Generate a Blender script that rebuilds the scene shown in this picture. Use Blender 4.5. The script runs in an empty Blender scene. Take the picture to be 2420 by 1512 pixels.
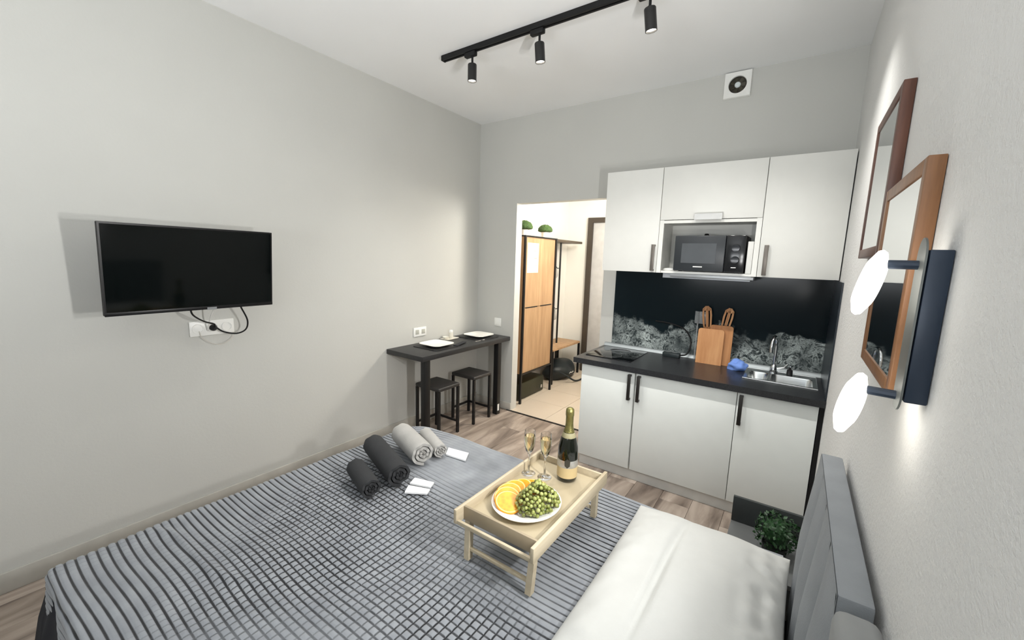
import bpy, bmesh, math, random
import numpy as np
from mathutils import Vector, Matrix
random.seed(7)
PI = math.pi
C = bpy.context.scene.collection
SC = bpy.context.scene

# ------------------------------------------------------------------ camera
W, D, H = 3.07, 3.46, 2.968          # room: x 0..W, back wall at y = D, ceiling at H
YF = -1.9                            # wall behind the camera
yaw, pitch, roll, fpx = -0.60724, -0.14891, 0.03091, 966.4
Fv = Vector((math.sin(yaw)*math.cos(pitch), math.cos(yaw)*math.cos(pitch), math.sin(pitch)))
Rv = Vector((math.cos(yaw), -math.sin(yaw), 0)); Uv = Rv.cross(Fv)
R2 = math.cos(roll)*Rv + math.sin(roll)*Uv; U2 = -math.sin(roll)*Rv + math.cos(roll)*Uv
cam_d = bpy.data.cameras.new('camera'); cam = bpy.data.objects.new('camera', cam_d); C.objects.link(cam)
M = Matrix((R2, U2, -Fv)).transposed().to_4x4(); M.translation = Vector((2.870, 0, 1.6097)); cam.matrix_world = M
cam_d.sensor_fit = 'HORIZONTAL'; cam_d.sensor_width = 36; cam_d.lens = 36*fpx/2420; cam_d.clip_start = .01
SC.camera = cam

# ------------------------------------------------------------------ world, lights, exposure
SC.view_settings.view_transform = 'Standard'; SC.view_settings.look = 'None'
SC.view_settings.gamma = 1; SC.view_settings.use_curve_mapping = False
SC.view_settings.exposure = 0.0
wd = bpy.data.worlds.new('world'); SC.world = wd; wd.use_nodes = True
wd.node_tree.nodes['Background'].inputs[0].default_value = (.75, .86, 1, 1)
wd.node_tree.nodes['Background'].inputs[1].default_value = .5

def light(name, kind, loc, energy, color=(1, 1, 1), rot=None, **kw):
    l = bpy.data.lights.new(name, kind); l.energy = energy; l.color = color
    for k, v in kw.items(): setattr(l, k, v)
    o = bpy.data.objects.new(name, l); o.location = loc
    if rot: o.rotation_euler = rot
    C.objects.link(o); return o
SPOT_W, SCONCE_W, FILL_W, HALL_W = 50, 15, 225, 74
WARM = (1, .975, .93)
light('fill_light', 'AREA', (1.95, YF-.5, 1.2), FILL_W, (.95, .975, 1), (math.radians(138), 0, 0), shape='RECTANGLE', size=2.0, size_y=1.1)  # added fill behind the camera, aimed up to lift the ceiling
light('hall_light', 'POINT', (1.5, 4.0, 2.2), HALL_W, (1, .95, .87), shadow_soft_size=.16)

# ------------------------------------------------------------------ materials
def lin(c):
    return tuple((x/12.92 if x <= .04045 else ((x+.055)/1.055)**2.4) for x in [v/255 for v in c])
class N:                                                        # tiny node-tree writer
    def __init__(s, name):
        s.m = bpy.data.materials.new(name); s.m.use_nodes = True; s.t = s.m.node_tree
        s.b = s.t.nodes['Principled BSDF']; s.out = s.t.nodes['Material Output']
    def n(s, kind, **kw):
        x = s.t.nodes.new(kind)
        for k, v in kw.items():
            if k.startswith('i_'): x.inputs[k[2:]].default_value = v
            else: setattr(x, k, v)
        return x
    def l(s, a, b): s.t.links.new(a, b)
    def math(s, op, a, b=None, c=None):
        x = s.n('ShaderNodeMath', operation=op)
        for i, v in enumerate((a, b, c)):
            if v is None: continue
            if isinstance(v, (int, float)): x.inputs[i].default_value = v
            else: s.l(v, x.inputs[i])
        return x.outputs[0]
    def coord(s, scale=(1, 1, 1), which='Object'):
        tc = s.n('ShaderNodeTexCoord'); mp = s.n('ShaderNodeMapping'); mp.inputs['Scale'].default_value = scale
        s.l(tc.outputs[which], mp.inputs[0]); return mp.outputs[0]
    def noise(s, vec, scale, detail=3, rough=.5):
        x = s.n('ShaderNodeTexNoise'); x.inputs['Scale'].default_value = scale
        x.inputs['Detail'].default_value = detail; x.inputs['Roughness'].default_value = rough
        if vec is not None: s.l(vec, x.inputs['Vector'])
        return x.outputs['Fac']
    def ramp(s, fac, stops):
        x = s.n('ShaderNodeValToRGB'); e = x.color_ramp.elements
        while len(e) < len(stops): e.new(.5)
        for k, (p, c) in enumerate(stops): e[k].position = p; e[k].color = (*c, 1)
        s.l(fac, x.inputs[0]); return x.outputs[0]
    def mix(s, fac, a, b):
        x = s.n('ShaderNodeMix', data_type='RGBA')
        if isinstance(fac, (int, float)): x.inputs[0].default_value = fac
        else: s.l(fac, x.inputs[0])
        for v, i in ((a, 6), (b, 7)):
            if isinstance(v, tuple): x.inputs[i].default_value = (*v, 1)
            else: s.l(v, x.inputs[i])
        return x.outputs[2]
    def bump(s, h, strength=.2, dist=.01):
        x = s.n('ShaderNodeBump'); x.inputs['Strength'].default_value = strength; x.inputs['Distance'].default_value = dist
        s.l(h, x.inputs['Height']); s.l(x.outputs[0], s.b.inputs['Normal']); return x
    def col(s, c):
        if isinstance(c, tuple): s.b.inputs['Base Color'].default_value = (*c, 1)
        else: s.l(c, s.b.inputs['Base Color'])
    def set(s, **kw):
        for k, v in kw.items(): s.b.inputs[k.replace('_', ' ')].default_value = v

def mat(name, rgb, rough=.5, metal=0, var=.06, scale=12, bump=0, bscale=80, stretch=(1, 1, 1), coat=0, spec=.5):
    m = N(name); c = lin(rgb); v = m.coord(stretch)
    f = m.noise(v, scale, 3)
    m.col(m.ramp(f, [(.3, tuple(x*(1-var) for x in c)), (.7, tuple(min(1, x*(1+var)) for x in c))]))
    m.set(Roughness=rough, Metallic=metal)
    m.b.inputs['Specular IOR Level'].default_value = spec
    if coat: m.b.inputs['Coat Weight'].default_value = coat
    if bump: m.bump(m.noise(v, bscale, 4, .6), bump, .004)
    return m.m
def wood(name, dark, light_, scale=4, axis=2, rough=.45, contrast=(.3, .7)):
    m = N(name); st = [9, 9, 9]; st[axis] = .8
    v = m.coord(tuple(st)); f = m.noise(v, scale, 6, .6)
    m.col(m.ramp(f, [(contrast[0], lin(dark)), (contrast[1], lin(light_))]))
    m.set(Roughness=rough); m.bump(f, .08, .003); return m.m
def glass(name, rgb=(255, 255, 255), rough=0.0, ior=1.45):
    m = N(name); m.col(lin(rgb)); m.set(Roughness=rough, IOR=ior); m.b.inputs['Transmission Weight'].default_value = 1; return m.m
def emit(name, rgb, strength):
    m = N(name); m.col(lin(rgb)); m.b.inputs['Emission Color'].default_value = (*lin(rgb), 1)
    m.b.inputs['Emission Strength'].default_value = strength; return m.m

def wall_material(name, rgb, b=.12, sc=60):
    m = N(name); c = lin(rgb); v = m.coord(); f = m.noise(v, 1.5, 2)
    m.col(m.ramp(f, [(.3, tuple(x*.98 for x in c)), (.7, tuple(x*1.02 for x in c))])); m.set(Roughness=.75)
    m.bump(m.noise(v, sc, 5, .65), b, .006); return m.m
WALL = wall_material('wall_paint', (198, 198, 193))
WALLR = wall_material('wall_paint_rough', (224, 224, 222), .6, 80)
CEIL = wall_material('ceiling_paint', (243, 244, 244), .05)
HALLW = wall_material('hall_paint', (232, 230, 224), .06)
BASE = mat('baseboard_paint', (182, 179, 171), .5)
BLACK = mat('black_metal', (24, 24, 25), .42, .3)
BLACKM = mat('matt_black', (20, 20, 21), .55, spec=.3)
WHITE = mat('white_lacquer', (228, 228, 223), .45, var=.01)
LOWER = mat('pale_grey_lacquer', (234, 238, 235), .45, var=.01)
PLASTIC = mat('white_plastic', (238, 238, 234), .35, var=.01)
CHROME = mat('chrome', (225, 228, 230), .12, 1, var=.02)
STEEL = mat('brushed_steel', (205, 208, 208), .25, 1, var=.06, scale=30, stretch=(1, 14, 1))
GREYM = mat('grey_metal', (150, 153, 156), .35, .6)
DARKH = mat('dark_handle', (52, 50, 48), .4, .5)
PALEW = wood('pale_beech', (180, 166, 140), (200, 188, 163), 3, 1, .5)
PALEP = mat('tray_panel', (178, 165, 138), .42, var=.03)
OAK = wood('hall_oak', (156, 122, 88), (182, 149, 113), 2.2, 2, .5, (.32, .68))
BOARD = wood('chopping_wood', (186, 128, 80), (212, 158, 108), 3, 2, .55)
WALNUT = wood('frame_walnut', (70, 42, 32), (104, 66, 50), 5, 2, .4)
WALNUT2 = wood('frame_light_walnut', (112, 76, 48), (146, 102, 66), 5, 2, .4)

# ------------------------------------------------------------------ mesh writer
class MB:
    def __init__(s): s.bm = bmesh.new()
    def box(s, x0, x1, y0, y1, z0, z1, bev=0, seg=2, mtx=None):
        g = bmesh.ops.create_cube(s.bm, size=1)['verts']
        for v in g: v.co = Vector(((x0+x1)/2 + v.co.x*(x1-x0), (y0+y1)/2 + v.co.y*(y1-y0), (z0+z1)/2 + v.co.z*(z1-z0)))
        if bev:
            es = list({e for v in g for e in v.link_edges})
            r = bmesh.ops.bevel(s.bm, geom=es, offset=bev, segments=seg, profile=.5, affect='EDGES')
            g = list({v for f in r['faces'] for v in f.verts} | {v for v in g if v.is_valid})
        if mtx:
            for v in g: v.co = mtx @ v.co
        return s
    def tube(s, pts, r, n=8, cap=True, close=False):
        pts = [Vector(p) for p in pts]; k = len(pts)
        rad = r if isinstance(r, (list, tuple)) else [r]*k
        rings = []; ref = None
        for i, p in enumerate(pts):
            if close: t = pts[(i+1) % k] - pts[i-1]
            else: t = pts[min(i+1, k-1)] - pts[max(i-1, 0)]
            t.normalize()
            if ref is None: ref = t.orthogonal().normalized()
            ref = (ref - t*ref.dot(t)).normalized(); b = t.cross(ref)
            rings.append([s.bm.verts.new(p + rad[i]*(math.cos(a)*ref + math.sin(a)*b)) for a in [2*PI*j/n for j in range(n)]])
        for i in range(k if close else k-1):
            A, B = rings[i], rings[(i+1) % k]
            for j in range(n): s.bm.faces.new((A[j], A[(j+1) % n], B[(j+1) % n], B[j]))
        if cap and not close: s.bm.faces.new(rings[0][::-1]); s.bm.faces.new(rings[-1])
        return s
    def lathe(s, prof, c=(0, 0, 0), n=24, mtx=None, sx=1, sy=1):
        rings = []
        for r, z in prof:
            if r < 1e-6: rings.append([s.bm.verts.new((0, 0, z))])
            else: rings.append([s.bm.verts.new((sx*r*math.cos(2*PI*j/n), sy*r*math.sin(2*PI*j/n), z)) for j in range(n)])
        for A, B in zip(rings, rings[1:]):
            for j in range(n):
                q = [A[j % len(A)], A[(j+1) % len(A)], B[(j+1) % len(B)], B[j % len(B)]]
                u = []
                for v in q:
                    if v not in u: u.append(v)
                if len(u) > 2: s.bm.faces.new(u)
        T = (mtx or Matrix.Identity(4)); T = Matrix.Translation(c) @ T
        for R in rings:
            for v in R: v.co = T @ v.co
        return s
    def loft(s, rings, cap0=False, cap1=True, m=6):
        """rings: (z, x0, x1, y0, y1, corner radius)"""
        out = []
        for z, x0, x1, y0, y1, r in rings:
            ring = []
            for cx, cy, a0 in ((x1-r, y1-r, 0), (x0+r, y1-r, PI/2), (x0+r, y0+r, PI), (x1-r, y0+r, 1.5*PI)):
                for k in range(m+1):
                    a = a0 + PI/2*k/m; ring.append(s.bm.verts.new((cx+r*math.cos(a), cy+r*math.sin(a), z)))
            out.append(ring)
        n = len(out[0])
        for A, B in zip(out, out[1:]):
            for j in range(n): s.bm.faces.new((A[j], A[(j+1) % n], B[(j+1) % n], B[j]))
        if cap0: s.bm.faces.new(out[0][::-1])
        if cap1: s.bm.faces.new(out[-1])
        return s
    def prism(s, pts, vec):
        vec = Vector(vec); a = [s.bm.verts.new(p) for p in pts]; b = [s.bm.verts.new(Vector(p)+vec) for p in pts]
        n = len(a)
        for i in range(n): s.bm.faces.new((a[i], a[(i+1) % n], b[(i+1) % n], b[i]))
        s.bm.faces.new(a[::-1]); s.bm.faces.new(b); return s
    def ico(s, c, r, sub=2, sc=(1, 1, 1)):
        g = bmesh.ops.create_icosphere(s.bm, subdivisions=sub, radius=r)['verts']
        for v in g: v.co = Vector((v.co.x*sc[0]+c[0], v.co.y*sc[1]+c[1], v.co.z*sc[2]+c[2]))
        return s
    def xf(s, mtx):
        for v in s.bm.verts: v.co = mtx @ v.co
        return s
def smooth(p, k=5):
    p = [Vector(q) for q in p]; p = [p[0]*2-p[1]] + p + [p[-1]*2-p[-2]]; out = []
    for a, b, c, d in zip(p, p[1:], p[2:], p[3:]):
        for i in range(k):
            t = i/k; out.append(.5*((2*b)+(c-a)*t+(2*a-5*b+4*c-d)*t*t+(3*b-a-3*c+d)*t**3))
    return out + [p[-2]]
ORG = {}                                                        # world origin of every object built here
def link(name, me, m, parent=None, org=None, smooth=30):
    o = bpy.data.objects.new(name, me); C.objects.link(o)
    if parent is not None: o.parent = parent; ORG[o.name] = ORG[parent.name]
    else: ORG[o.name] = Vector(org); o.location = org
    if m: me.materials.append(m)
    return o
def obj(name, mb, m, parent=None, smooth=35, local=False):
    """one mesh object; geometry is written in room coordinates (or in the thing's own when local)"""
    bm = mb.bm
    bmesh.ops.recalc_face_normals(bm, faces=bm.faces)
    if parent is not None: org = ORG[parent.name]
    else:
        cs = [v.co for v in bm.verts]
        org = Vector(((min(c.x for c in cs)+max(c.x for c in cs))/2, (min(c.y for c in cs)+max(c.y for c in cs))/2, min(c.z for c in cs)))
    if not local:
        for v in bm.verts: v.co = v.co - org
    me = bpy.data.meshes.new(name); bm.to_mesh(me); bm.free()
    if smooth:
        me.shade_smooth()
        if smooth < 180: me.set_sharp_from_angle(angle=math.radians(smooth))
    return link(name, me, m, parent, org)
def tag(o, label, cat, group=None):
    o['label'] = label; o['category'] = cat
    if group: o['group'] = group
    return o
def thing(name, label, cat, loc, rz=0, group=None):
    o = bpy.data.objects.new(name, None); C.objects.link(o); o.location = loc; o.rotation_euler = (0, 0, rz)
    o.empty_display_size = .05; ORG[o.name] = Vector(loc); return tag(o, label, cat, group)
def struct(o): o['kind'] = 'structure'; return o
def dup(root, loc, rz=0, label=None):
    r = root.copy(); C.objects.link(r); r.location = loc; r.rotation_euler = (0, 0, rz); ORG[r.name] = Vector(loc)
    if label: r['label'] = label
    for ch in list(root.children):
        c = ch.copy(); C.objects.link(c); c.parent = r
        for g in list(ch.children): d = g.copy(); C.objects.link(d); d.parent = c
    return r
def box(*a, **k): return MB().box(*a, **k)
def part(name, mb, m, parent, **k): return obj(name, mb, m, parent, **k)

# ------------------------------------------------------------------ the room
DX0, DX1, DZ = .485, 1.44, 2.155                                # doorway to the hall
YB = D + .10                                                    # hall side of the back wall
def S(name, mb, m, **k): return struct(obj(name, mb, m, **k))
S('wall_left', box(-.1, 0, YF, YB, 0, H), WALL)
S('wall_right', box(W, W+.1, YF, YB, 0, H), WALLR)
S('wall_back', MB().box(0, DX0, D, YB, 0, H).box(DX1, W, D, YB, 0, H).box(DX0, DX1, D, YB, DZ, H), WALL)
WX0, WX1, WZ0, WZ1 = .95, 2.95, 1.35, 2.6
S('wall_front', MB().box(0, WX0, YF-.1, YF, 0, H).box(WX1, W, YF-.1, YF, 0, H).box(WX0, WX1, YF-.1, YF, 0, WZ0).box(WX0, WX1, YF-.1, YF, WZ1, H), WALL)
wn = S('added_window_1', MB().box(WX0, WX1, YF-.08, YF-.03, WZ0, WZ0+.06).box(WX0, WX1, YF-.08, YF-.03, WZ1-.06, WZ1).box(WX0, WX0+.06, YF-.08, YF-.03, WZ0+.06, WZ1-.06)
       .box(WX1-.06, WX1, YF-.08, YF-.03, WZ0+.06, WZ1-.06).box(1.92, 1.98, YF-.08, YF-.03, WZ0+.06, WZ1-.06), PLASTIC)  # added unseen window frame; its opening lets the fill light in
S('ceiling', box(-.1, W+.1, YF-.1, YB, H, H+.1), CEIL)
fl = S('floor', box(-.1, W+.1, YF-.1, D-.02, -.06, -.012), mat('subfloor', (50, 46, 42), .8))
def plank_material():
    m = N('laminate'); oi = m.n('ShaderNodeObjectInfo')
    v = m.coord((5, .9, 1)); off = m.n('ShaderNodeVectorMath', operation='ADD'); m.l(v, off.inputs[0])
    sc = m.n('ShaderNodeVectorMath', operation='SCALE'); cv = m.n('ShaderNodeCombineXYZ'); m.l(oi.outputs['Random'], cv.inputs[0]); m.l(oi.outputs['Random'], cv.inputs[1])
    m.l(cv.outputs[0], sc.inputs[0]); sc.inputs['Scale'].default_value = 31; m.l(sc.outputs[0], off.inputs[1])
    f = m.n('ShaderNodeTexNoise'); f.inputs['Scale'].default_value = 1.6; f.inputs['Detail'].default_value = 5; f.inputs['Distortion'].default_value = 1.1
    m.l(off.outputs[0], f.inputs['Vector'])
    c = m.ramp(f.outputs['Fac'], [(.3, lin((98, 86, 78))), (.5, lin((152, 138, 126))), (.7, lin((186, 172, 160)))])
    m.col(c); m.set(Roughness=.38); return m.m
LAM = plank_material()
PW, PL = .195, 1.28
pmesh = {}
x = .875 - 5*PW; col_i = 0
while x < W - .01:
    y = YF + (col_i*.47 % 1)*PL - PL
    while y < D - .03:
        a, b = max(y, YF)+.0008, min(y+PL, D-.03)-.0008; xa, xb = max(x, 0)+.0008, min(x+PW, W)-.0008
        if b - a > .02 and xb - xa > .01:
            obj('floor_plank', box(xa, xb, a, b, -.012, 0, bev=.001, seg=1), LAM, fl, smooth=0)
        y += PL
    x += PW; col_i += 1
S('trim_1', box(DX0-.04, DX1+.12, D-.03, D-.006, -.01, .004), BLACKM)          # dark threshold strip
S('baseboard_left', box(0, .014, YF, D, 0, .1, bev=.004), BASE)
S('baseboard_back', box(.014, DX0, D-.014, D, 0, .08, bev=.003), BASE)
# hall beyond the doorway
HY, HX1, HH = 5.5, 1.75, 2.6
hf = S('floor_hall', box(-.1, HX1+.1, D-.006, HY, -.06, -.008), mat('tile_grout', (190, 172, 150), .8))
TILE = mat('beige_tile', (196, 183, 166), .4, var=.03, scale=3)
for i in range(4):
    for j in range(5):
        xa, ya = i*.45, D-.006 + j*.45
        obj('floor_tile', box(max(xa, 0)+.0015, min(xa+.45, HX1)-.0015, ya+.0015, min(ya+.45, HY)-.0015, -.008, 0, bev=.001, seg=1), TILE, hf, smooth=0)
S('wall_hall_left', box(-.1, 0, YB, HY, 0, HH), HALLW)
S('wall_hall_right', box(HX1, HX1+.1, YB, HY, 0, HH), HALLW)
S('wall_hall_far', box(-.1, HX1+.1, HY, HY+.1, 0, HH), HALLW)
S('ceiling_hall', box(-.1, HX1+.1, YB, HY+.1, HH, HH+.1), HALLW)
S('baseboard_hall', box(0, .36, HY-.012, HY, 0, .08), BASE)
dr = S('door_1', box(.42, 1.28, HY-.035, HY, .01, 2.14, bev=.004), mat('hall_door', (196, 196, 196), .45))
struct(obj('door_frame', MB().box(.345, .42, HY-.06, HY, 0, 2.21).box(1.28, 1.355, HY-.06, HY, 0, 2.21).box(.42, 1.28, HY-.06, HY, 2.14, 2.21), mat('dark_frame', (66, 58, 50), .5), dr))

# ------------------------------------------------------------------ kitchen: base cabinets, worktop, wall cabinets
KX = [1.56, 1.98, 2.63, 3.045]; YD = 2.855; WT0, WT1 = .83, .87
INSIDE = mat('cabinet_inside', (215, 215, 210), .5)
def base_cabinet(i, label, hx):
    x0, x1 = KX[i], KX[i+1]
    t = thing('base_cabinet', label, 'cabinet', ((x0+x1)/2, D-.29, .085), group='pale grey base cabinets')
    b = MB().box(x0+.002, x0+.018, YD+.02, D-.01, .085, .828).box(x1-.018, x1-.002, YD+.02, D-.01, .085, .828).box(x0+.018, x1-.018, YD+.02, D-.01, .085, .103).box(x0+.018, x1-.018, D-.02, D-.01, .103, .828)
    part('carcass', b, INSIDE, t)
    g0 = .006 if i == 1 else .0018
    d = part('door', box(x0+g0, x1-(.004 if i == 0 else .0018), YD, YD+.018, .088, .822, bev=.002), LOWER, t)
    part('handle', MB().box(hx-.011, hx+.011, YD-.03, YD-.018, .62, .81, bev=.002).box(hx-.011, hx+.011, YD-.019, YD, .62, .634).box(hx-.011, hx+.011, YD-.019, YD, .796, .81), DARKH, d)
base_cabinet(0, 'narrow pale grey base cabinet under the hob, handle on its right edge', 1.945)
base_cabinet(1, 'wide middle base cabinet with handle at its left edge', 2.012)
base_cabinet(2, 'right base cabinet under the sink, next to the right wall', 2.655)
tag(obj('plinth', box(1.57, 3.065, 2.885, 2.9, 0, .084), mat('plinth_grey', (214, 213, 208), .5)), 'pale grey plinth strip under the base cabinets', 'plinth')
tag(obj('filler_strip', box(3.047, 3.068, 2.86, 2.88, .085, .828), BLACKM), 'dark filler strip between sink cabinet and right wall', 'trim')
# worktop with the sink cut out
SX0, SX1, SY0, SY1 = 2.63, 3.035, 3.06, 3.40
WTM = N('black_worktop'); f_ = WTM.noise(WTM.coord(), 160, 3); WTM.col(WTM.ramp(f_, [(.35, lin((30, 31, 34))), (.7, lin((48, 49, 52)))])); WTM.set(Roughness=.3)
wt = MB().box(1.50, SX0+.015, 2.825, D-.002, WT0, WT1).box(SX1-.015, W-.002, 2.825, D-.002, WT0, WT1).box(SX0+.015, SX1-.015, 2.825, SY0+.015, WT0, WT1).box(SX0+.015, SX1-.015, SY1-.015, D-.002, WT0, WT1)
wt = obj('worktop', wt, WTM.m, smooth=0); tag(wt, 'black speckled worktop running over the base cabinets', 'worktop')
tag(obj('sealing_strip', MB().prism([(1.50, D-.03, WT1), (1.50, D-.009, WT1), (1.50, D-.009, WT1+.028), (1.50, D-.018, WT1+.022)], (W-1.503, 0, 0)), mat('alu_strip', (140, 146, 148), .45, .8)), 'silver sealing strip along the back edge of the worktop', 'trim')
# splash panel: dark stone print
m = N('splash_print'); v = m.coord((1, 1, 1)); sep = m.n('ShaderNodeSeparateXYZ'); m.l(v, sep.inputs[0])
z = sep.outputs[2]
hgt = m.math('ADD', -.10, m.math('MULTIPLY', m.noise(v, 3.4, 4, .55), .68))
edge = m.n('ShaderNodeMapRange', interpolation_type='SMOOTHSTEP'); edge.inputs['From Min'].default_value = .03; edge.inputs['From Max'].default_value = -.01
m.l(m.math('SUBTRACT', z, hgt), edge.inputs['Value']); mask = edge.outputs[0]
wv = m.n('ShaderNodeTexNoise'); wv.inputs['Scale'].default_value = 14; wv.inputs['Detail'].default_value = 7; wv.inputs['Roughness'].default_value = .72; wv.inputs['Distortion'].default_value = 1.6
m.l(v, wv.inputs['Vector'])
vein = m.math('SUBTRACT', 1.0, m.math('MULTIPLY', m.math('ABSOLUTE', m.math('SUBTRACT', wv.outputs['Fac'], .5)), 11.0)); vein = m.math('MAXIMUM', vein, 0.0)
spk = m.math('GREATER_THAN', m.noise(v, 110, 4, .7), .57)
cl = m.math('MAXIMUM', m.math('MULTIPLY', m.math('SUBTRACT', m.noise(v, 6, 3), .34), 2.6), 0.0)
lvl = m.math('MULTIPLY', mask, m.math('MULTIPLY', cl, m.math('ADD', m.math('MULTIPLY', vein, 1.0), m.math('MULTIPLY', spk, .45))))
lvl = m.math('ADD', lvl, m.math('MULTIPLY', mask, .05)); lvl = m.math('MINIMUM', lvl, 1.0)
m.col(m.mix(lvl, lin((19, 30, 35)), lin((196, 206, 204)))); m.set(Roughness=.16); m.b.inputs['Specular IOR Level'].default_value = .14
SPL = m.m
tag(obj('splash_panel', box(1.56, W-.008, D-.008, D-.001, WT1, 1.535), SPL), 'dark splash panel with white cracked stone print behind the worktop', 'panel')
tag(obj('side_splash_panel', box(W-.008, W-.001, 2.84, D-.01, WT1, 1.535), mat('side_splash', (34, 42, 50), .3)), 'narrow plain dark splash panel on the right wall', 'panel')
# wall cabinets
UX = [1.557, 1.985, 2.634, W-.004]; YU = D-.323; UZ0, UZ1 = 1.54, 2.292
def carcass(x0, x1, z0, z1, back=True):
    b = MB().box(x0, x0+.016, YU+.018, D-.003, z0, z1).box(x1-.016, x1, YU+.018, D-.003, z0, z1).box(x0+.016, x1-.016, YU+.018, D-.003, z0, z0+.016).box(x0+.016, x1-.016, YU+.018, D-.003, z1-.016, z1)
    return b.box(x0+.016, x1-.016, D-.012, D-.003, z0+.016, z1-.016)
for i, hx, lab in ((0, 1.957, 'tall white wall cabinet next to the doorway'), (2, 2.675, 'wide white wall cabinet in the right corner')):
    t = thing('wall_cabinet', lab, 'cabinet', ((UX[i]+UX[i+1])/2, D-.16, UZ0), group='white wall cabinets')
    part('carcass', carcass(UX[i]+.001, UX[i+1]-.001, UZ0, UZ1), WHITE, t)
    d = part('door', box(UX[i]+.002, UX[i+1]-.002, YU, YU+.017, UZ0, UZ1, bev=.0015), WHITE, t)
    part('handle', MB().box(hx-.012, hx+.012, YU-.028, YU-.018, 1.552, 1.745, bev=.002).box(hx-.012, hx+.012, YU-.019, YU, 1.552, 1.564).box(hx-.012, hx+.012, YU-.019, YU, 1.733, 1.745), mat('grey_handle', (112, 106, 100), .4, .6), d)
t = thing('wall_cabinet', 'middle white wall cabinet with flap door over an open microwave niche', 'cabinet', ((UX[1]+UX[2])/2, D-.16, UZ0), group='white wall cabinets')
x0, x1 = UX[1]+.001, UX[2]-.001
cb = carcass(x0, x1, UZ0, UZ1).box(x0+.016, x1-.016, YU+.018, D-.013, 1.905, 1.92).box(x0, x0+.03, YU+.001, YU+.018, UZ0, 1.92).box(x1-.03, x1, YU+.001, YU+.018, UZ0, 1.92).box(x0+.03, x1-.03, YU+.001, YU+.018, 1.897, 1.917)
part('carcass', cb, WHITE, t)
d = part('flap_door', box(x0+.001, x1-.001, YU, YU+.017, 1.922, UZ1, bev=.0015), WHITE, t)
part('handle', MB().prism([(2.225, YU-.002, 1.962), (2.225, YU-.004, 1.966), (2.225, YU-.03, 1.955), (2.225, YU-.034, 1.915), (2.225, YU-.031, 1.915), (2.225, YU-.027, 1.952)], (.175, 0, 0)), mat('flap_handle', (196, 196, 194), .3, .7), d)
# slide-out hood under the niche
t = thing('range_hood', 'slim grey slide-out hood under the microwave niche', 'hood', (2.32, D-.18, 1.50))
part('body', box(2.03, 2.60, YU+.03, D-.02, 1.505, 1.539), GREYM, t)
part('visor', box(2.10, 2.625, YU-.05, YU+.03, 1.514, 1.536, bev=.004), GREYM, t)
# microwave
t = thing('microwave', 'black microwave oven standing in the open niche', 'microwave', (2.33, 3.30, 1.557))
MG = mat('microwave_black', (20, 22, 25), .18, var=.02)
mx0, mx1, my, mz0, mz1 = 2.105, 2.555, 3.135, 1.562, 1.81
part('body', box(mx0, mx1, my+.025, D-.03, mz0, mz1, bev=.006), BLACKM, t)
dd = part('door', box(mx0, mx0+.33, my, my+.025, mz0, mz1, bev=.006), mat('microwave_door', (40, 44, 48), .35), t)
part('window', box(mx0+.05, mx0+.275, my-.002, my, mz0+.055, mz1-.055), mat('microwave_glass', (66, 70, 74), .4), dd)
part('badge', box(mx0+.135, mx0+.195, my-.003, my, mz0+.027, mz0+.034), PLASTIC, dd)
cp = part('control_panel', box(mx0+.332, mx1, my, my+.025, mz0, mz1, bev=.006), MG, t)
part('dial', MB().lathe([(0, 0), (.024, 0), (.026, .004), (.024, .018), (0, .02)], (mx1-.055, my, mz1-.085), 20, Matrix.Rotation(PI/2, 4, 'X')), MG, cp)
part('dial', MB().lathe([(0, 0), (.024, 0), (.026, .004), (.024, .018), (0, .02)], (mx1-.055, my, mz1-.165), 20, Matrix.Rotation(PI/2, 4, 'X')), MG, cp)
part('badge', box(mx1-.075, mx1-.045, my-.002, my, mz0+.03, mz0+.035), PLASTIC, cp)
for xx in (mx0+.04, mx1-.04): part('foot', box(xx-.012, xx+.012, my+.05, my+.07, 1.556, mz0), BLACKM, t)
k = MB().lathe([(0, 0), (.016, 0), (.018, .008), (.012, .02), (0, .022)], (2.285, 3.28, mz1), 16)
tag(obj('plug_cap', k, BLACKM), 'small black knob lying on top of the microwave', 'knob')
tag(obj('paper_booklet', MB().box(2.566, 2.6, 3.15, 3.3, 1.556, 1.77, bev=.003), mat('booklet_paper', (222, 222, 218), .6)), 'white booklet standing on the right side of the microwave', 'booklet')
tag(obj('white_cloth', MB().lathe([(0, 0), (.04, 0), (.05, .008), (.035, .018), (0, .022)], (2.065, 3.2, 1.556), 16, None, 1, .8), PLASTIC), 'small white cloth at the left foot of the microwave', 'cloth')

# hob, power box, cable
t = thing('hob', 'black glass hob set in the left end of the worktop', 'hob', (1.72, 3.2, WT1))
part('glass_top', box(1.54, 1.905, 2.96, 3.38, WT1, WT1+.006, bev=.002), mat('hob_glass', (9, 11, 12), .05, var=.01), t)
for yy, rr in ((3.07, .075), (3.26, .085)):
    part('burner_ring', MB().tube([(1.715+rr*math.cos(a), yy+rr*math.sin(a), WT1+.006) for a in [2*PI*q/36 for q in range(36)]], .0012, 4, close=True), GREYM, t)
t = thing('power_adapter', 'dark socket block lying at the back of the worktop beside the boards', 'socket', (2.10, 3.38, WT1))
part('body', box(2.03, 2.16, 3.345, 3.405, WT1, WT1+.035, bev=.006), mat('adapter_dark', (38, 46, 48), .35), t)
for xx in (2.065, 2.12): part('outlet', MB().lathe([(0, 0), (.018, 0), (.02, .003), (.015, .004), (0, .002)], (xx, 3.375, WT1+.035), 16), GREYM, t)
tag(obj('black_cable', MB().tube(smooth([(2.16, 3.38, .89), (2.2, 3.41, .90), (2.22, 3.425, .96), (2.21, 3.44, 1.03), (2.15, 3.445, 1.10), (2.03, 3.445, 1.13), (1.93, 3.444, 1.135)]), .006, 8), BLACKM), 'black cable arching up the splash panel behind the socket block', 'cable')
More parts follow.
